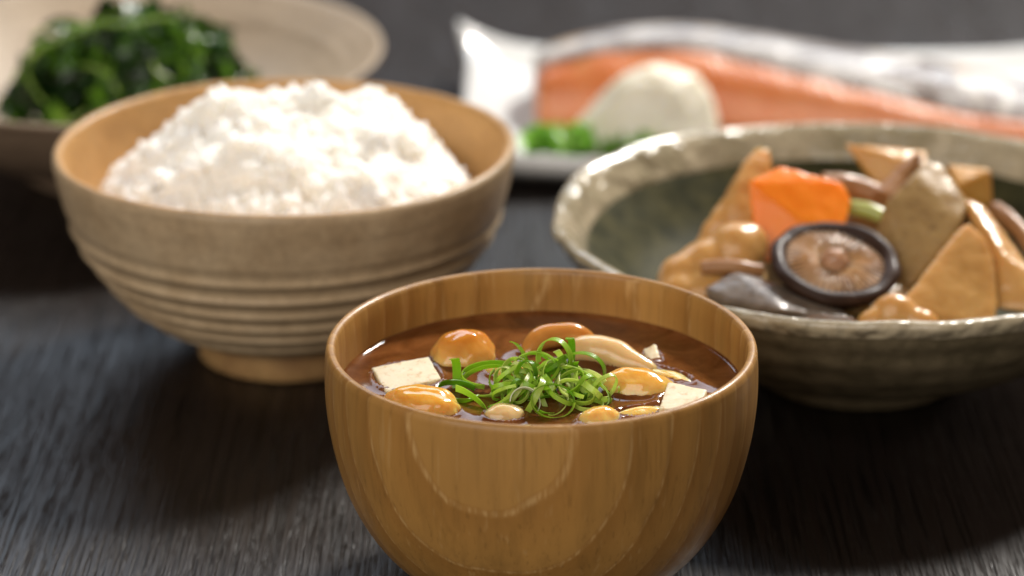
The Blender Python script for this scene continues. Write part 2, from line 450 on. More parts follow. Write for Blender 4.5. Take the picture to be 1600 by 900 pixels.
mush_cap('nameko_mushroom', (-1.40, 74.85, 5.88), .95, .85, .78, .3, AMBER, 'round glossy amber mushroom cap floating behind the square of tofu', G, 1, dent=.11)
mush_cap('nameko_mushroom', (-2.42, 71.25, 5.82), 1.12, .72, .70, -.35, ORANGE, 'orange mushroom cap against the front rim below the tofu', G, 2, dent=.12)
mush_cap('nameko_mushroom', (3.50, 72.65, 5.82), 1.06, .72, .62, -.12, ORANGE, 'orange mushroom cap floating to the right of the scallion heap', G, 5, dent=.10)
mush_cap('nameko_mushroom', (2.35, 70.45, 5.80), .62, .5, .42, .3, ORANGE, 'small orange mushroom peeping out in front of the scallions at the right', G, 8, dent=.1)
mush_cap('nameko_mushroom', (-0.20, 70.75, 5.80), .6, .5, .40, .1, CREAM, 'small pale mushroom in front of the scallions beside the white curl', G, 9, dent=.1)
mush_cap('nameko_mushroom', (0.05, 73.6, 5.80), .95, .5, .42, -.5, ORANGE, 'half sunken mushroom just behind the left end of the scallions', G, 11, dent=.1)
mush_cap('nameko_mushroom', (4.3, 73.6, 5.70), 1.0, .34, .30, -.6, ORANGE, 'sunken orange mushroom strip near the small tofu corner', G, 12, dent=.1)
mush_cap('nameko_mushroom', (3.55, 71.0, 5.70), .95, .34, .32, .35, ORANGE, 'sunken orange mushroom strip beside the tofu at the right', G, 14, dent=.1)
# arched cap seen from the side (a bent crescent) and a long pale slice
def crescent(name, path, rad, mat, label, flat=.6, seed=0):
    V, F = tube(catmull(path, 8), rad, 20)
    c = [sum(p[i] for p in path) / len(path) for i in range(3)]
    V = [(x - c[0], y - c[1], z - c[2]) for x, y, z in V]
    V = [(x + .04 * nz((x, y, z), 1.6, seed), y + .04 * nz((y, x, z), 1.6, seed), z + .04 * nz((z, y, x), 1.6, seed)) for x, y, z in V]
    o = mesh_obj(name, V, F, mat, loc=c); soften(o, .05, 4)
    return tag(o, label, 'mushroom', G)
crescent('sliced_mushroom', [(.40, 75.1, 5.70), (.55, 75.4, 5.98), (.95, 75.7, 6.18), (1.6, 75.9, 6.22), (2.15, 75.9, 6.08), (2.5, 75.8, 5.85)], lambda t: .10 + .25 * sin(pi * min(1, t * 1.02 + .05)) ** .6, BROWNCAP, 'brown arched mushroom at the back of the soup', seed=4)
FOOT.append((1.3, 75.7, 1.2, .5, .3))
crescent('sliced_mushroom', [(1.65, 75.05, 5.98), (2.2, 74.95, 6.10), (2.8, 74.65, 6.09), (3.4, 74.25, 5.98), (4.05, 73.85, 5.88)], lambda t: .06 + .41 * sin(pi * min(1, t * .82 + .16)) ** .75, CREAM, 'long pale cream mushroom slice tapering to a tip on the soup', seed=6)
FOOT.append((2.95, 74.5, 1.3, .42, -.5))

def tofu(corners, z, depth, label, tilt=0, seed=0):
    c = [sum(p[0] for p in corners) / len(corners), sum(p[1] for p in corners) / len(corners)]
    pts = []
    for k, p in enumerate(corners):
        zz = p[2] if len(p) > 2 else 0
        pts += [(p[0] - c[0], p[1] - c[1], zz), (p[0] - c[0], p[1] - c[1], zz - depth)]
    o = chunk('tofu_piece', pts, TOFU, voxel=.045, loc=(c[0], c[1], z), smooth_it=3, rough=.022, seed=seed)
    rx = max(abs(p[0] - c[0]) for p in corners); ry = max(abs(p[1] - c[1]) for p in corners)
    FOOT.append((c[0], c[1], rx, ry * .9, 0))
    return tag(o, label, 'tofu', 'tofu in the miso soup')
tofu([(-3.95, 73.85, .06), (-2.35, 74.55, .12), (-1.95, 73.05, .05), (-3.50, 72.30, -.02)], 5.96, .8, 'pale square of tofu at the left of the soup', seed=1)
tofu([(3.72, 75.35, .05), (4.1, 75.3, .28), (4.25, 74.65, .0), (3.85, 74.6, .0)], 5.90, .6, 'small white tofu corner near the tip of the pale mushroom', seed=2)
tofu([(4.30, 72.45, .12), (5.35, 72.0, .05), (5.0, 70.5, .05), (3.95, 70.6, .08)], 6.06, .8, 'speckled tofu piece at the right front rim of the bowl', seed=3)
soup()

# ------------------------------------------------------------------ scallions
SCAL = m_leaf('scallion', [(0, (.08, .23, .012)), (.2, (.20, .42, .02)), (.42, (.44, .66, .06)), (.62, (.64, .78, .17)), (.8, (.80, .86, .38)), (1, (.90, .92, .68))], .25, .55, coat=.4, uv=True)
SCALW = m_leaf('scallion_white', [(0, (.60, .68, .35)), (.4, (.78, .80, .60)), (1, (.80, .82, .66))], .3, .3, coat=.4, uv=True)
def ribbon(a, b, t0, t1, wd, th=.028, n=26, lift=0, twist=0, taper=.0):
    """a slit ring of scallion: a thin strip bent along an ellipse"""
    V, F, U = [], [], []
    for i in range(n + 1):
        u = i / n; t = t0 + (t1 - t0) * u
        c = Vector((a * cos(t), b * sin(t), lift * u)); nrm = Vector((b * cos(t), a * sin(t), 0)).normalized()
        tw = twist * (u - .5); ax = Vector((0, 0, 1)) * cos(tw) + nrm * sin(tw); nn = nrm * cos(tw) - Vector((0, 0, 1)) * sin(tw)
        k = wd * .5 * (1 - taper * u)
        for s1, s2 in ((-1, -1), (1, -1), (1, -1), (1, 1), (1, 1), (-1, 1), (-1, 1), (-1, -1)):
            V.append(tuple(c + ax * k * s1 + nn * th * .5 * s2)); U.append((u, .5 + .5 * s1))
    for i in range(n):
        for k in (0, 2, 4, 6): F.append((i * 8 + k, i * 8 + k + 1, i * 8 + 9 + k, i * 8 + 8 + k))
    F.append((6, 4, 2, 0)); e = n * 8; F.append((e, e + 2, e + 4, e + 6))
    return V, F, U
def scallion(loc, rot, a, b, t0, t1, wd, label, lift=0, twist=0, mat=None):
    V, F, U = ribbon(a, b, t0, t1, wd, lift=lift, twist=twist)
    o = mesh_obj('scallion_curl', V, F, mat or SCAL, loc=loc, rot=rot, uvs=U)
    return tag(o, label, 'scallion', 'scallion curls heaped on the miso soup')
rs = random.Random(21)
COMMON = 'thin green scallion curl tangled inside the heap on the miso soup'
for k in range(60):
    while True:
        ux, uy = rs.uniform(-1, 1), rs.uniform(-1, 1); q = math.hypot(ux, uy)
        if q < 1: break
    x = .95 + ux * 1.55; y = 72.15 + uy * 1.1
    z = SZ + .12 + (1 - q) ** .8 * .85 * rs.random() + .08
    a = rs.uniform(.36, .66); b = a * rs.uniform(.55, 1)
    sp = rs.choice([2 * pi, 2 * pi, pi * 1.6, pi * 1.3, pi])
    t0 = rs.uniform(0, 6.28)
    scallion((x, y, z), (rs.gauss(0, .75), rs.gauss(0, .75), rs.uniform(0, 6.28)), a, b, t0, t0 + sp, rs.uniform(.08, .18), COMMON, lift=rs.uniform(-.2, .2), twist=rs.uniform(-.25, .25))
X90 = R(90)
scallion((-1.62, 72.3, 6.25), (X90, 0, R(80)), .55, .62, R(-75), R(80), .24, 'upright green scallion strip standing at the left end of the heap', twist=.4)
scallion((-1.50, 72.0, 6.05), (R(20), R(10), .4), .6, .4, R(20), R(330), .20, 'green scallion ring lying at the foot of the upright strip', twist=.3)
scallion((-.55, 72.9, 6.18), (R(25), 0, .2), .85, .45, R(-10), R(250), .20, 'wide green scallion loop lying between upright strip and tall arch', twist=.3)
scallion((-.65, 72.5, 6.15), (R(35), R(-12), -.2), .80, .5, R(60), R(340), .20, 'broad shiny scallion loop left of the heap, in front of the wide loop', twist=.4)
scallion((1.18, 72.6, 6.75), (X90, 0, R(-25)), .50, .62, R(-30), R(195), .21, 'tall arching scallion curl on top of the heap', twist=.5)
scallion((1.55, 72.9, 6.62), (X90, R(20), R(75)), .42, .62, R(-60), R(110), .20, 'steep scallion strip behind the tall arch', twist=.2)
scallion((1.95, 72.7, 6.40), (X90, 0, R(-12)), .62, .52, R(-25), R(150), .20, 'curved scallion strip arching down at the right end of the heap', twist=.4)
scallion((1.95, 71.9, 6.22), (R(60), R(25), R(-25)), .85, .40, R(-20), R(165), .22, 'long light green scallion strip slanting to the right front', twist=.5)
scallion((1.10, 70.95, 6.22), (R(60), R(8), R(8)), .60, .46, 0, 2 * pi, .17, 'open round scallion ring standing in front of the heap', twist=.2)
scallion((.35, 71.05, 6.12), (R(55), R(-15), R(30)), .42, .42, R(-60), R(150), .20, 'white scallion curl at the front of the heap', twist=.5, mat=SCALW)
scallion((.40, 70.55, 5.98), (R(30), 0, R(-30)), .6, .4, R(150), R(300), .20, 'green scallion end dipping into the soup below the white curl', twist=.3)
scallion((2.1, 71.3, 5.96), (R(6), R(4), .3), .40, .30, 0, 2 * pi, .12, 'small flat scallion ring floating at the right front of the heap')
scallion((-1.2, 71.4, 5.98), (R(20), R(15), -.8), .75, .25, R(-20), R(150), .22, 'dark wet scallion strip sinking at the left front of the heap', twist=.5)
scallion((.15, 73.1, 6.45), (X90, R(-25), R(40)), .3, .75, R(-70), R(70), .18, 'steep dark green scallion blade behind the wide loop', twist=.2)
scallion((.65, 72.5, 6.5), (R(75), 0, R(-10)), .62, .5, R(-20), R(200), .2, 'pale green scallion arch left of the tall arch', twist=.3)

# ------------------------------------------------------------------ rice
def m_rice():
    m = Mat('cooked_rice'); v = m.coord(); n1 = m.noise(v, 130, 3)
    col = m.mix(n1, (.89, .865, .82), (.87, .835, .755))
    m.pbr(col, .5, None, sss=1.0, ssss=.007, sssr=(1, .92, .8), spec=.2); return m.m
RICE = m_rice()
def rice_h(x, y):
    """surface height of the mound, x and y from the bowl's centre"""
    r = math.hypot(x, y); R0 = 6.05
    if r > R0: return 5.2
    a = r / R0
    h = 5.75 + 2.6 * (1 - a ** 2.3)
    h += .5 * math.exp(-(((x - .9) / 1.5) ** 2 + ((y - .6) / 1.7) ** 2))
    h += .40 * math.exp(-(((x + 2.1) / 1.3) ** 2 + ((y - .2) / 1.6) ** 2)) + .3 * math.exp(-(((x - 3.4) / 1.2) ** 2 + ((y - .5) / 1.5) ** 2))
    k = min(1, (1 - a) * 4)
    h += k * (.62 * nz((x, y, 0), .5, 2) + .48 * nz((x, y, 0), 1.05, 5) + .22 * nz((x, y, 0), 2.1, 8))
    return h
def rice():
    V, F = [], []
    bm = bmesh.new(); bmesh.ops.create_icosphere(bm, subdivisions=2, radius=1)
    gv = [v.co.copy() for v in bm.verts]; bm.verts.index_update(); gf = [[v.index for v in f.verts] for f in bm.faces]; bm.free()
    # core that the grains cling to: a closed body, so that grains and core fuse into one sticky mass
    nr, na = 40, 120; V.append((0, 0, rice_h(0, 0) - .22))
    for j in range(1, nr + 1):
        for i in range(na):
            r, a = 6.15 * j / nr, 2 * pi * i / na; x, y = r * cos(a), r * sin(a); V.append((x, y, rice_h(x, y) - .22))
    V.append((0, 0, 4.6)); last = len(V) - 1
    for i in range(na):
        k = (i + 1) % na; F.append((0, 1 + i, 1 + k)); b = 1 + (nr - 1) * na; F.append((b + k, b + i, last))
        for j in range(nr - 1): F.append((1 + j * na + i, 1 + (j + 1) * na + i, 1 + (j + 1) * na + k, 1 + j * na + k))
    rr = random.Random(5)
    CL = [(rr.uniform(-4.6, 4.6), rr.uniform(-4.8, 2.5), rr.uniform(.25, .55), rr.uniform(.10, .34)) for _ in range(46)]
    for k in range(5600):
        while True:
            x, y = rr.uniform(-6.5, 6.5), rr.uniform(-6.5, 6.5)
            if math.hypot(x, y) < 6.5 and (y < 2.5 or rr.random() < .4): break
        e = .05; h = rice_h(x, y); gx = (rice_h(x + e, y) - h) / e; gy = (rice_h(x, y + e) - h) / e
        nrm = Vector((-gx, -gy, 1)).normalized()
        q = nrm.to_track_quat('Z', 'Y').to_matrix() @ Euler((rr.gauss(0, .42), rr.gauss(0, .42), rr.uniform(0, 6.28))).to_matrix()
        L, W, T = rr.uniform(.28, .37), rr.uniform(.125, .155), rr.uniform(.11, .14); bend = rr.uniform(-.05, .05)
        c = Vector((x, y, h)) + nrm * (rr.uniform(-.13, .05) + (.14 if rr.random() < .08 else 0) + max([0] + [c_[3] * max(0, 1 - math.hypot(x - c_[0], y - c_[1]) / c_[2]) ** .5 for c_ in CL]))
        b = len(V)
        for p in gv:
            s_ = 1 - .18 * p.x * p.x
            V.append(tuple(c + q @ Vector((p.x * L, p.y * W * s_ + bend * p.x * p.x, p.z * T * s_))))
        F.extend([[b + i for i in f] for f in gf])
    o = mesh_obj('cooked_rice', V, F, RICE, loc=RB); soften(o, .055, 3)
    tag(o, 'heaped mound of white cooked rice in the ridged bowl', 'rice', kind='stuff')
rice()

# ------------------------------------------------------------------ simmered vegetables
TARO = m_food('taro', (.29, .175, .066), (.37, .245, .10), 70, .4, .3, .004, .12, .2, third=(.19, .11, .045))
BAMBOO = m_food('bamboo_shoot', (.45, .23, .068), (.56, .32, .11), 50, .32, .55, .008, .3, .15, stretch=(1, 1, .4))
BAMBOO2 = m_food('bamboo_shoot_bright', (.48, .225, .042), (.56, .31, .08), 50, .4, .4, .005, .15, .12)
CARROT = m_food('carrot', (.84, .20, .008), (.88, .255, .015), 80, .36, .4, .006, .15, .10, sssr=(1, .35, .08))
KONJAC = m_food('konjac', (.115, .085, .062), (.17, .13, .10), 120, .36, .4, .006, .12, .12, third=(.06, .045, .035), bscale=700)
BURDOCK = m_food('burdock', (.25, .115, .045), (.36, .19, .085), 80, .4, .3, .003, .15, .2, stretch=(1, 1, .2))
BEAN = m_food('green_bean', (.30, .34, .06), (.42, .44, .12), 80, .25, .4, .004, .5, .08)
CAPM = m_food('shiitake_cap', (.022, .010, .006), (.042, .021, .013), 90, .55, .05, .003, .06, .25, spec=.15)
def m_gill():
    m = Mat('shiitake_gills'); tc = m.n('TexCoord').outputs['Object']; sp_ = m.n('SeparateXYZ', {0: tc})
    ang = m.math('ARCTAN2', sp_.outputs[1], sp_.outputs[0]); v = m.coord()
    n1 = m.noise(v, 300, 3, .6)
    wv = m.math('SINE', m.math('ADD', m.math('MULTIPLY', ang, 44), m.math('MULTIPLY', n1, 2.5)))
    col = m.mix(m.ramp(m.math('MULTIPLY_ADD', wv, .5, .5), [(.1, 0), (.6, 1)]), (.09, .04, .015), (.40, .235, .11))  # dark radial lines: the shade between gills, painted into the colour
    m.pbr(col, .3, m.bump(n1, .2, .001), sss=.2, ssss=.003, coat=.45, coatr=.14); return m.m
GILL = m_gill()
SSTEM = m_food('shiitake_stem', (.34, .17, .09), (.42, .24, .14), 110, .3, .4, .003, .6, .15)
GV = 'simmered vegetables in the olive bowl'
def veg(name, pts, mat, label, cat, **k):
    c = [sum(p[i] for p in pts) / len(pts) for i in range(3)]
    o = chunk(name, [tuple((p[i] - c[i]) * 1.10 for i in range(3)) for p in pts], mat, loc=c, **k)
    return tag(o, label, cat, GV)
# shiitake, gills up, leaning towards the viewer
sh = thing('shiitake_mushroom', 'dark shiitake cap lying gills up on the simmered vegetables', 'mushroom', (10.05, 83.4, 5.55), (R(18), R(3), R(10)), GV)
cap = catmull([(0, -.95), (.8, -.88), (1.45, -.62), (1.88, -.22), (2.06, .05), (2.02, .22), (1.86, .30), (1.68, .26), (1.55, .16), (1.45, .04)], 6)
V, F = lathe(cap, 96, lambda a, r, z, j: (r * (1 + .03 * sin(2 * a) + .02 * sin(3 * a + 2) + .03 * nz((cos(a) * 2, sin(a) * 2, z), 1.4, 6)), z + (.06 * sin(2 * a + .5) + .10 * nz((cos(a) * 2, sin(a) * 2, 0), 1.1, 3)) * r / 2))
mesh_obj('cap', V, F, CAPM, parent=sh)
def gill_z(r): return .10 + .09 * sin(pi * min(1, max(0, (r - .35) / 1.35))) ** .8
def gwob(a, r, z, j):
    k = min(1, max(0, (r - .42) * 4)) * min(1, max(0, (1.66 - r) * 6))
    g = abs(((a / (2 * pi) * 44 + .25 * nz((cos(a) * 2, sin(a) * 2, r), 1.5, 2)) % 1) - .5) * 2
    return r, z + .13 * k * (g - .6) + .03 * nz((cos(a) * r, sin(a) * r, 0), 2, 5)
V, F = lathe([(r, gill_z(r)) for r in [.15 + 1.5 * k / 24 for k in range(25)]], 352, gwob)
mesh_obj('gills', V, F, GILL, parent=sh)
bm = blob(4)
for v in bm.verts:
    p = v.co.copy(); v.co = Vector((p.x * .44, p.y * .42, (p.z * .42 if p.z > 0 else p.z * .5))) * (1 + .14 * nz(p, 1.8, 3)) + Vector((0, 0, .14))
mesh_obj('stem', *( [tuple(v.co) for v in bm.verts], [[v.index for v in f.verts] for f in bm.faces] ), SSTEM, parent=sh); bm.free()

veg('carrot_chunk', [(7.72, 86.6, 7.15), (8.7, 87.3, 7.42), (10.55, 87.0, 7.0), (10.8, 86.6, 6.55), (10.4, 85.4, 5.6), (8.0, 85.2, 5.0), (7.9, 86.0, 5.6), (8.5, 87.9, 5.4), (10.4, 87.7, 5.6)], CARROT, 'bright orange carrot chunk behind the shiitake', 'carrot', voxel=.07, smooth_it=7, rough=.03)
veg('taro_chunk', [(11.8, 86.0, 5.6), (12.1, 86.3, 6.6), (13.4, 87.6, 7.45), (13.9, 87.7, 7.30), (14.65, 87.0, 6.3), (14.2, 85.6, 6.2), (12.6, 84.3, 4.7), (13.6, 85.0, 4.6), (14.4, 86.5, 4.6), (12.3, 87.4, 4.6), (11.8, 85.2, 4.5), (13.0, 86.9, 7.2), (14.5, 86.2, 6.5)], TARO, 'large grey-brown taro chunk to the right of the shiitake', 'taro', voxel=.08, smooth_it=6, rough=.05)
veg('bamboo_shoot_piece', [(14.25, 83.9, 6.6), (14.05, 84.1, 6.45), (14.95, 83.4, 5.6), (15.1, 82.9, 4.4), (12.0, 81.5, 5.05), (11.9, 81.6, 4.0), (14.8, 81.6, 4.2), (13.0, 83.5, 4.0), (14.8, 84.7, 5.4), (14.75, 83.6, 6.2), (12.2, 81.3, 4.9)], BAMBOO, 'smooth tan bamboo shoot wedge at the front of the bowl below the taro', 'bamboo shoot', voxel=.08, smooth_it=18, rough=.05, seed=3)
veg('bamboo_shoot_piece', [(14.6, 86.4, 6.65), (15.2, 86.2, 6.4), (15.3, 85.3, 6.1), (16.6, 83.3, 5.0), (16.2, 82.6, 4.4), (15.2, 82.9, 4.4), (16.6, 84.6, 4.0), (15.0, 86.8, 5.2), (15.4, 84.0, 5.7)], BAMBOO, 'long tan bamboo shoot wedge at the far right of the bowl', 'bamboo shoot', voxel=.08, smooth_it=16, rough=.05, seed=4)
veg('bamboo_shoot_piece', [(11.35, 91.1, 6.95), (13.9, 91.2, 6.75), (13.7, 90.2, 6.55), (12.5, 90.0, 5.6), (12.6, 91.6, 5.0), (13.8, 91.3, 5.4)], BAMBOO2, 'bright yellow-tan triangular bamboo shoot piece at the back of the bowl', 'bamboo shoot', voxel=.07, smooth_it=7, rough=.06, seed=5)
veg('bamboo_shoot_piece', [(14.7, 90.7, 6.35), (16.0, 90.6, 6.25), (16.1, 90.4, 5.2), (14.9, 90.0, 5.0), (14.8, 91.6, 6.1), (16.0, 91.7, 5.9), (15.9, 91.5, 4.9), (14.8, 91.5, 4.9), (14.9, 89.9, 6.0)], BAMBOO2, 'boxy yellow-tan bamboo shoot piece behind the taro', 'bamboo shoot', voxel=.07, smooth_it=5, rough=.03, seed=6)
def veg_tube(name, path, rad, mat, label, cat, seed=0, rough=.05):
    c = [sum(p[i] for p in path) / len(path) for i in range(3)]
    V, F = tube(catmull([[p[i] - c[i] for i in range(3)] for p in path], 6), rad, 18)
    o = mesh_obj(name, V, F, mat, loc=c); soften(o, .07, 3, rough, seed)
    return tag(o, label, cat, GV)
veg_tube('burdock_piece', [(12.2, 88.2, 6.0), (12.8, 88.9, 6.6), (13.5, 89.5, 7.2)], lambda t: .52 - .38 * t, BURDOCK, 'brown pointed burdock piece between taro and back bamboo shoot', 'burdock')
veg_tube('burdock_piece', [(10.2, 88.9, 6.35), (11.2, 89.0, 6.25), (12.2, 88.8, 5.9)], .42, BURDOCK, 'pinkish brown burdock stick lying behind the carrot', 'burdock', seed=4)
veg_tube('green_bean_piece', [(10.9, 87.1, 6.2), (11.5, 86.9, 6.15), (12.0, 86.7, 6.0)], .26, BEAN, 'short green bean piece beside the carrot', 'green bean', seed=2, rough=.02)
veg_tube('burdock_piece', [(5.9, 83.5, 5.42), (6.9, 83.4, 5.5), (7.9, 83.5, 5.3)], .24, BURDOCK, 'thin orange-brown burdock strip in front of the lotus root', 'burdock', seed=9)
veg_tube('burdock_piece', [(15.9, 88.8, 5.6), (16.5, 87.6, 5.3), (16.9, 86.6, 4.9)], .3, BURDOCK, 'thin burdock stick at the right wall of the bowl', 'burdock', seed=5)
# arched lotus-root like slice on the left: two lobes with a groove
def lobes(name, balls, mat, label, cat, seed):
    c = balls[0][:3]; bm = bmesh.new()
    for x, y, z, r, sx, sy, sz in balls:
        b2 = bmesh.ops.create_icosphere(bm, subdivisions=3, radius=r)
        for v in b2['verts']: v.co = Vector((v.co.x * sx + x - c[0], v.co.y * sy + y - c[1], v.co.z * sz + z - c[2]))
    o = bm_obj(name, bm, mat, loc=c); soften(o, .09, 22, .05, seed)
    return tag(o, label, cat, GV)
lobes('lotus_root_piece', [(7.1, 84.9, 5.35, 1.0, 1, 1, 1.05), (7.45, 85.1, 5.6, .75, 1, 1, 1), (6.2, 84.6, 5.05, .95, 1, 1, .95), (5.4, 84.2, 4.75, .85, 1, 1, 1), (5.2, 83.5, 4.5, .7, 1, 1, 1), (6.2, 83.5, 4.5, .8, 1.2, 1, 1)], BAMBOO, 'knobbly tan lotus root piece at the left of the bowl', 'lotus root', 4)
veg('bamboo_shoot_piece', [(5.6, 84.0, 4.2), (5.7, 84.1, 5.0), (7.6, 84.6, 5.5), (7.6, 83.8, 4.4), (6.2, 83.4, 4.0), (7.4, 83.6, 5.0)], BAMBOO2, 'yellowish bamboo shoot piece tucked under the knobbly lotus root', 'bamboo shoot', voxel=.08, smooth_it=12, rough=.08, seed=12)
veg('bamboo_shoot_piece', [(8.0, 89.2, 7.5), (8.45, 89.3, 7.35), (8.5, 88.8, 6.6), (6.3, 87.3, 5.5), (5.9, 86.6, 4.9), (7.9, 86.8, 5.2), (8.4, 89.6, 5.2), (6.4, 88.3, 5.0), (7.3, 87.8, 6.5)], BAMBOO, 'tan bamboo shoot wedge pointing up behind the lotus root', 'bamboo shoot', voxel=.08, smooth_it=14, rough=.10, seed=8)
veg('taro_chunk', [(5.6, 83.2, 3.4), (5.7, 83.6, 4.7), (7.9, 83.0, 3.4), (7.8, 83.6, 4.95), (6.0, 85, 3.4), (8, 85, 4.8), (6.3, 85.2, 4.9), (6.2, 82.5, 3.6), (6.6, 82.9, 4.7)], TARO, 'brown taro piece under the knobbly lotus root, behind the konjac', 'taro', voxel=.09, smooth_it=10, rough=.08, seed=21)
veg('konjac_slab', [(6.1, 82.4, 5.15), (6.6, 81.7, 5.05), (7.0, 83.0, 5.45), (9.9, 82.4, 4.7), (10.2, 81.0, 4.75), (8.2, 81.0, 5.0), (6.4, 82.2, 4.1), (9.8, 81.5, 4.0), (8.0, 83.4, 4.9)], KONJAC, 'dark grey glossy konjac slab under the shiitake at the front', 'konjac', voxel=.08, smooth_it=10, rough=.05, seed=2)
veg('konjac_slab', [(8.4, 80.9, 4.75), (9.3, 80.7, 4.95), (10.4, 80.7, 4.85), (10.6, 81.2, 4.2), (8.4, 81.4, 4.0), (9.4, 80.3, 4.2)], KONJAC, 'small grey konjac piece touching the front rim of the bowl', 'konjac', voxel=.07, smooth_it=9, rough=.04, seed=3)
lobes('lotus_root_piece', [(11.7, 81.2, 4.75, .75, 1, .8, .95), (11.0, 80.9, 4.5, .55, 1, .8, 1), (12.5, 80.9, 4.45, .6, 1, .8, 1)], BAMBOO, 'rounded tan lotus root end at the front rim below the shiitake', 'lotus root', 7)
veg('taro_chunk', [(8.2, 84, 3.0), (14, 84, 3.0), (8, 88, 3.2), (14.5, 88, 3.2), (9, 85, 4.8), (13, 85, 4.6), (9.2, 88, 5.2), (14, 88.5, 5.4), (11, 90, 5.2), (11, 83, 4.3)], TARO, 'broad brown taro piece at the bottom, under the carrot and shiitake', 'taro', voxel=.12, rough=.05, seed=11)

# ------------------------------------------------------------------ spinach
SPIN = m_leaf('boiled_spinach', [(0, (.004, .012, .003)), (.38, (.010, .032, .006)), (.58, (.034, .095, .010)), (.78, (.12, .26, .02)), (1, (.26, .42, .05))], .3, .2, 60, .15)
SPST = m_leaf('spinach_stem', [(0, (.14, .27, .03)), (.5, (.26, .42, .06)), (1, (.42, .55, .14))], .25, .3, 40, .5)
sp = thing('boiled_spinach', 'mound of dark green boiled spinach in the shallow beige bowl', 'spinach', (-15.05, 108.3, 2.2))
rs = random.Random(3); LEAF = []
for k in range(8):
    n, mm = 9, 6; V, F = [], []
    for j in range(n + 1):
        for i in range(mm + 1):
            u, v = j / n, i / mm - .5
            wd = 1.5 * sin(pi * min(1, u * .93 + .07)) ** .7
            x, y = (u - .5) * 3.2, v * wd
            z = .55 * nz((x, y, k * 3.1), .9, k) + .30 * nz((x, y, k), 2.2, k + 4) - .10 * x * x + .5 * abs(v)
            V.append((x, y, z))
    for j in range(n):
        for i in range(mm): F.append((j * (mm + 1) + i, j * (mm + 1) + i + 1, (j + 1) * (mm + 1) + i + 1, (j + 1) * (mm + 1) + i))
    o = mesh_obj('leaf', V, F, SPIN, parent=sp); LEAF.append(o)
bm = blob(3)
for v in bm.verts:
    p = v.co.copy(); v.co = Vector((p.x * 4.0, p.y * 3.6, max(-.2, p.z) * 4.0)) * (1 + .1 * nz(p, 1.6, 3))
bm_obj('inner_leaves', bm, SPIN, parent=sp)
def mound(az, el):
    d = Vector((cos(az) * cos(el), sin(az) * cos(el), sin(el)))
    k = 1 + .10 * nz(d, 1.7, 9)
    return Vector((d.x * 4.95, d.y * 4.2, d.z * 4.8)) * k, Vector((d.x / 4.5, d.y / 4, d.z / 4.7)).normalized()
for k in range(290):
    o = LEAF[k] if k < 8 else LEAF[k % 8].copy()
    if k >= 8: COL.objects.link(o)
    p, n_ = mound(rs.uniform(-pi * 1.02, pi * .25) if rs.random() < .8 else rs.uniform(0, 6.28), math.asin(rs.uniform(0.02, 1)))
    o.location = p * S * rs.uniform(.93, 1.02)
    o.rotation_euler = (n_.to_track_quat('Z', 'Y').to_matrix() @ Euler((rs.gauss(0, .5), rs.gauss(0, .5), rs.uniform(0, 6.28))).to_matrix()).to_euler()
    s_ = rs.uniform(.36, .74); o.scale = (s_, s_, s_)
STEM = []
for k in range(4):
    V, F = tube(catmull([(-1.7, 0, 0), (-.6, .3 * (k - 1.5), .28), (.6, -.2, .30), (1.6, .3, -.05)], 5), lambda t: .15 - .06 * t, 8)
    STEM.append(mesh_obj('stem', V, F, SPST, parent=sp))
for k in range(9):
    o = STEM[k] if k < 4 else STEM[k % 4].copy()
    if k >= 4: COL.objects.link(o)
    p, n_ = mound(rs.uniform(-pi, .3), math.asin(rs.uniform(0.05, .98)))
    o.location = p * S * 1.01
    o.rotation_euler = (n_.to_track_quat('Z', 'Y').to_matrix() @ Euler((rs.gauss(0, .25), rs.gauss(0, .25), rs.uniform(0, 6.28))).to_matrix()).to_euler()
    s_ = rs.uniform(.45, .9); o.scale = (s_, s_, s_)
for k, (x, y, z, a) in enumerate([(4.3, -.6, 1.1, .4), (4.7, .2, .9, 1.0), (4.9, -.3, .6, -.3), (4.4, -1.2, .7, .1), (5.0, .6, .5, .8), (-1.6, -1.6, 4.3, .3), (-2.6, -1.5, 3.7, .6), (-.6, -1.8, 4.5, 0), (.9, -1.2, 4.6, -.3)]):
    o = STEM[k % 4].copy(); COL.objects.link(o); o.location = (x * S, y * S, z * S); o.rotation_euler = (.2, -.2, a); o.scale = (.75, .9, .9)

# ------------------------------------------------------------------ salmon, daikon, garnish
def m_salmon():
    m = Mat('grilled_salmon'); v = m.coord((1, 1, 1)); n1 = m.noise(v, 45, 4, .6, .8)
    wv = m.n('TexWave', {'Vector': m.coord((1, .4, 1), rot=(0, R(35), 0)), 'Scale': 95, 'Distortion': 5, 'Detail': 2, 'Detail Scale': 1.2}, wave_type='BANDS', bands_direction='X').outputs[0]
    col = m.mix(m.ramp(n1, [(.35, 0), (.68, 1)]), (.57, .150, .034), (.63, .22, .075))
    col = m.mix(m.ramp(wv, [(.72, 0), (.95, .2)]), col, (.70, .36, .19))
    n2 = m.noise(v, 70, 3); col = m.mix(m.ramp(n2, [(.62, 0), (.75, .4)]), col, (.45, .24, .08))
    m.pbr(col, .36, m.bump(wv, .25, .001), sss=.35, ssss=.004, sssr=(1, .4, .2), coat=.25, coatr=.2); return m.m
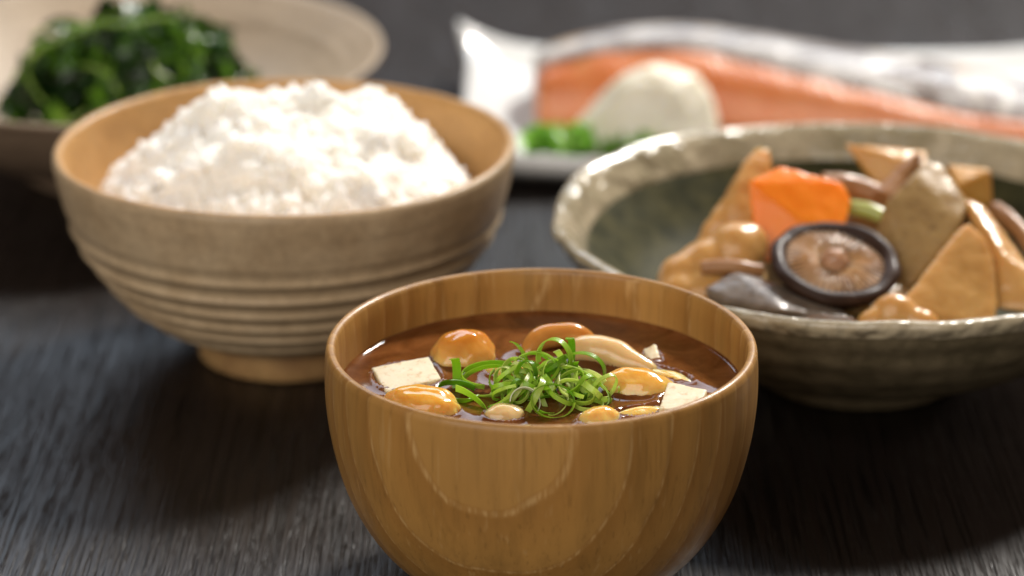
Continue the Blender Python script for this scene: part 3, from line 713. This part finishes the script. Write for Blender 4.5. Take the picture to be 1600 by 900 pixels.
def m_skin():
    m = Mat('salmon_skin'); v = m.coord(); n1 = m.noise(v, 38, 4, .65, .6); n2 = m.noise(v, 420, 2)
    col = m.mix(m.ramp(n1, [(.42, 0), (.62, 1)]), (.30, .275, .265), (.60, .56, .52))
    col = m.mix(m.ramp(m.noise(v, 26, 3, .6, 1), [(.54, 0), (.64, .85)]), col, (.10, .06, .042))
    col = m.mix(m.ramp(m.noise(m.coord(loc=(.2, 0, 0)), 30, 3), [(.62, 0), (.72, .6)]), col, (.60, .36, .14))
    m.pbr(col, .28, m.bump(m.math('ADD', n1, m.math('MULTIPLY', n2, .5)), .5, .0015), coat=.4, coatr=.12); return m.m
sal = thing('salmon_fillet', 'grilled orange salmon fillet with silver skin on the white dish', 'fish', (11, 115, .7))
ST = [(1.0, (113.9, .8), (115.4, 2.2), (116.6, 2.3), (118.0, .8)), (1.5, (113.2, .75), (115.2, 2.85), (117.0, 2.95), (119.2, .75)), (4.5, (113.0, .75), (115.3, 3.4), (117.6, 3.6), (120.0, .75)), (8, (112.9, .75), (115.3, 3.35), (117.7, 3.7), (120.2, .75)),
      (13.4, (112.0, .75), (113.8, 2.4), (116.8, 3.1), (119.8, .75)), (18, (111.2, .75), (112.5, 1.65), (116, 2.6), (118, .75)), (22, (110.6, .75), (111.7, 1.25), (114, 1.9), (116, .75)), (24.0, (111.2, .8), (111.9, 1.1), (113, 1.3), (114, .8))]
rows = []
for k in range(5):
    rows.append(catmull([(s[0], *(s[k] if k else (0, 0))) for s in ST], 8) if k else None)
nst = len(rows[1])
def strip(keys, bulge, mat, name, thick, seed):
    V, F = [], []; m_ = 10
    for i in range(nst):
        cs = []
        for a, b, bl in zip(keys, keys[1:], bulge):
            A, B = Vector(rows[a][i]), Vector(rows[b][i])
            up = Vector((0, -(B.z - A.z), (B.y - A.y))); up.normalize()
            for q in range(m_):
                t = q / m_; cs.append(A.lerp(B, t) + up * bl * sin(pi * t) * min(1, (B - A).length / 2))
        cs.append(Vector(rows[keys[-1]][i]))
        for c in cs:
            d = .07 * nz(c, .8, seed) + .05 * nz(c, 2, seed)
            V.append((c.x - 11, c.y - 115 - d, c.z - .7 + d))
    w_ = len(V) // nst
    for i in range(nst - 1):
        for q in range(w_ - 1): F.append((i * w_ + q, (i + 1) * w_ + q, (i + 1) * w_ + q + 1, i * w_ + q + 1))
    return V, F, w_
V, F, w_ = strip([1, 2], [.5], None, '', 0, 1)
# close the flesh underneath and at both ends
base = len(V)
for i in range(nst):
    p = rows[4][i]; V.append((p[0] - 11, p[1] - 115, p[2] - .7)); q = rows[3][i]; V.append((q[0] - 11, q[1] - 115, q[2] - .85))
for i in range(nst - 1):
    a, b = base + 2 * i, base + 2 * (i + 1)
    F.append((a, b, (i + 1) * w_, i * w_)); F.append((a, a + 1, b + 1, b)); F.append((i * w_ + w_ - 1, (i + 1) * w_ + w_ - 1, b + 1, a + 1))
F.append(tuple(range(w_)) + (base + 1, base)); e = (nst - 1)
F.append(tuple(e * w_ + q for q in range(w_ - 1, -1, -1)) + (base + 2 * e, base + 2 * e + 1))
o = mesh_obj('flesh', V, F, m_salmon(), parent=sal); o['label'] = 'orange cooked salmon flesh'
V, F, w_ = strip([2, 3, 4], [.25, .5], None, '', 0, 2)
o = mesh_obj('skin', V, F, m_skin(), parent=sal); o['label'] = 'silver-white crisp salmon skin'
md = o.modifiers.new('solid', 'SOLIDIFY'); md.thickness = .0016; md.offset = .6

DAIK = m_food('grated_daikon', (.84, .80, .68), (.78, .73, .59), 120, .4, .6, .008, .1, .4, sssr=(1, .9, .6))
bm = blob(5)
for v in bm.verts:
    p = v.co.copy(); z = max(p.z, -.25)
    rr_ = 1.0 - .18 * max(0, z)
    q = Vector((p.x * 3.05 * rr_ + .7 * max(0, z), p.y * 2.1 * rr_, z * 2.95))
    v.co = q * (1 + .09 * nz(p, 1.7, 4) + .05 * nz(p, 4, 2) + .03 * nz(p, 9, 2))
tag(bm_obj('grated_daikon', bm, DAIK, loc=(5.3, 110.2, 1.25)), 'pale mound of grated daikon in front of the salmon', 'grated radish')
GARN = m_leaf('garnish_leaf', [(0, (.10, .28, .02)), (.5, (.22, .48, .05)), (1, (.40, .64, .14))], .3, .45, 90, .3)
def garnish(loc, n, spread, label, seed):
    g = thing('leaf_garnish', label, 'garnish', loc, group='green garnish on the white dish'); rr = random.Random(seed)
    for k in range(n):
        V, F = [], []
        for j in range(7):
            for i in range(5):
                u, v = j / 6, i / 4 - .5; wd = .95 * sin(pi * min(1, u * .9 + .08)) ** .8
                V.append(((u - .5) * 1.5, v * wd, .25 * sin(u * 5 + k) * .5 + .35 * abs(v) + .12 * nz((u * 3, v * 3, k), 1, seed)))
        for j in range(6):
            for i in range(4): F.append((j * 5 + i, j * 5 + i + 1, j * 5 + i + 6, j * 5 + i + 5))
        mesh_obj('leaf', V, F, GARN, parent=g, loc=(rr.uniform(-1, 1) * spread[0], rr.uniform(-1, 1) * spread[1], .1 + rr.random() * spread[2]), rot=(rr.gauss(0, .5), rr.gauss(0, .5), rr.uniform(0, 6.28)))
garnish((1.85, 108.6, .95), 20, (1.1, .6, .8), 'bright green leaves on the white dish left of the grated daikon', 4)
garnish((4.8, 107.95, .95), 14, (.9, .4, .55), 'bright green leaves in front of the grated daikon', 6)

bake_modifiers()
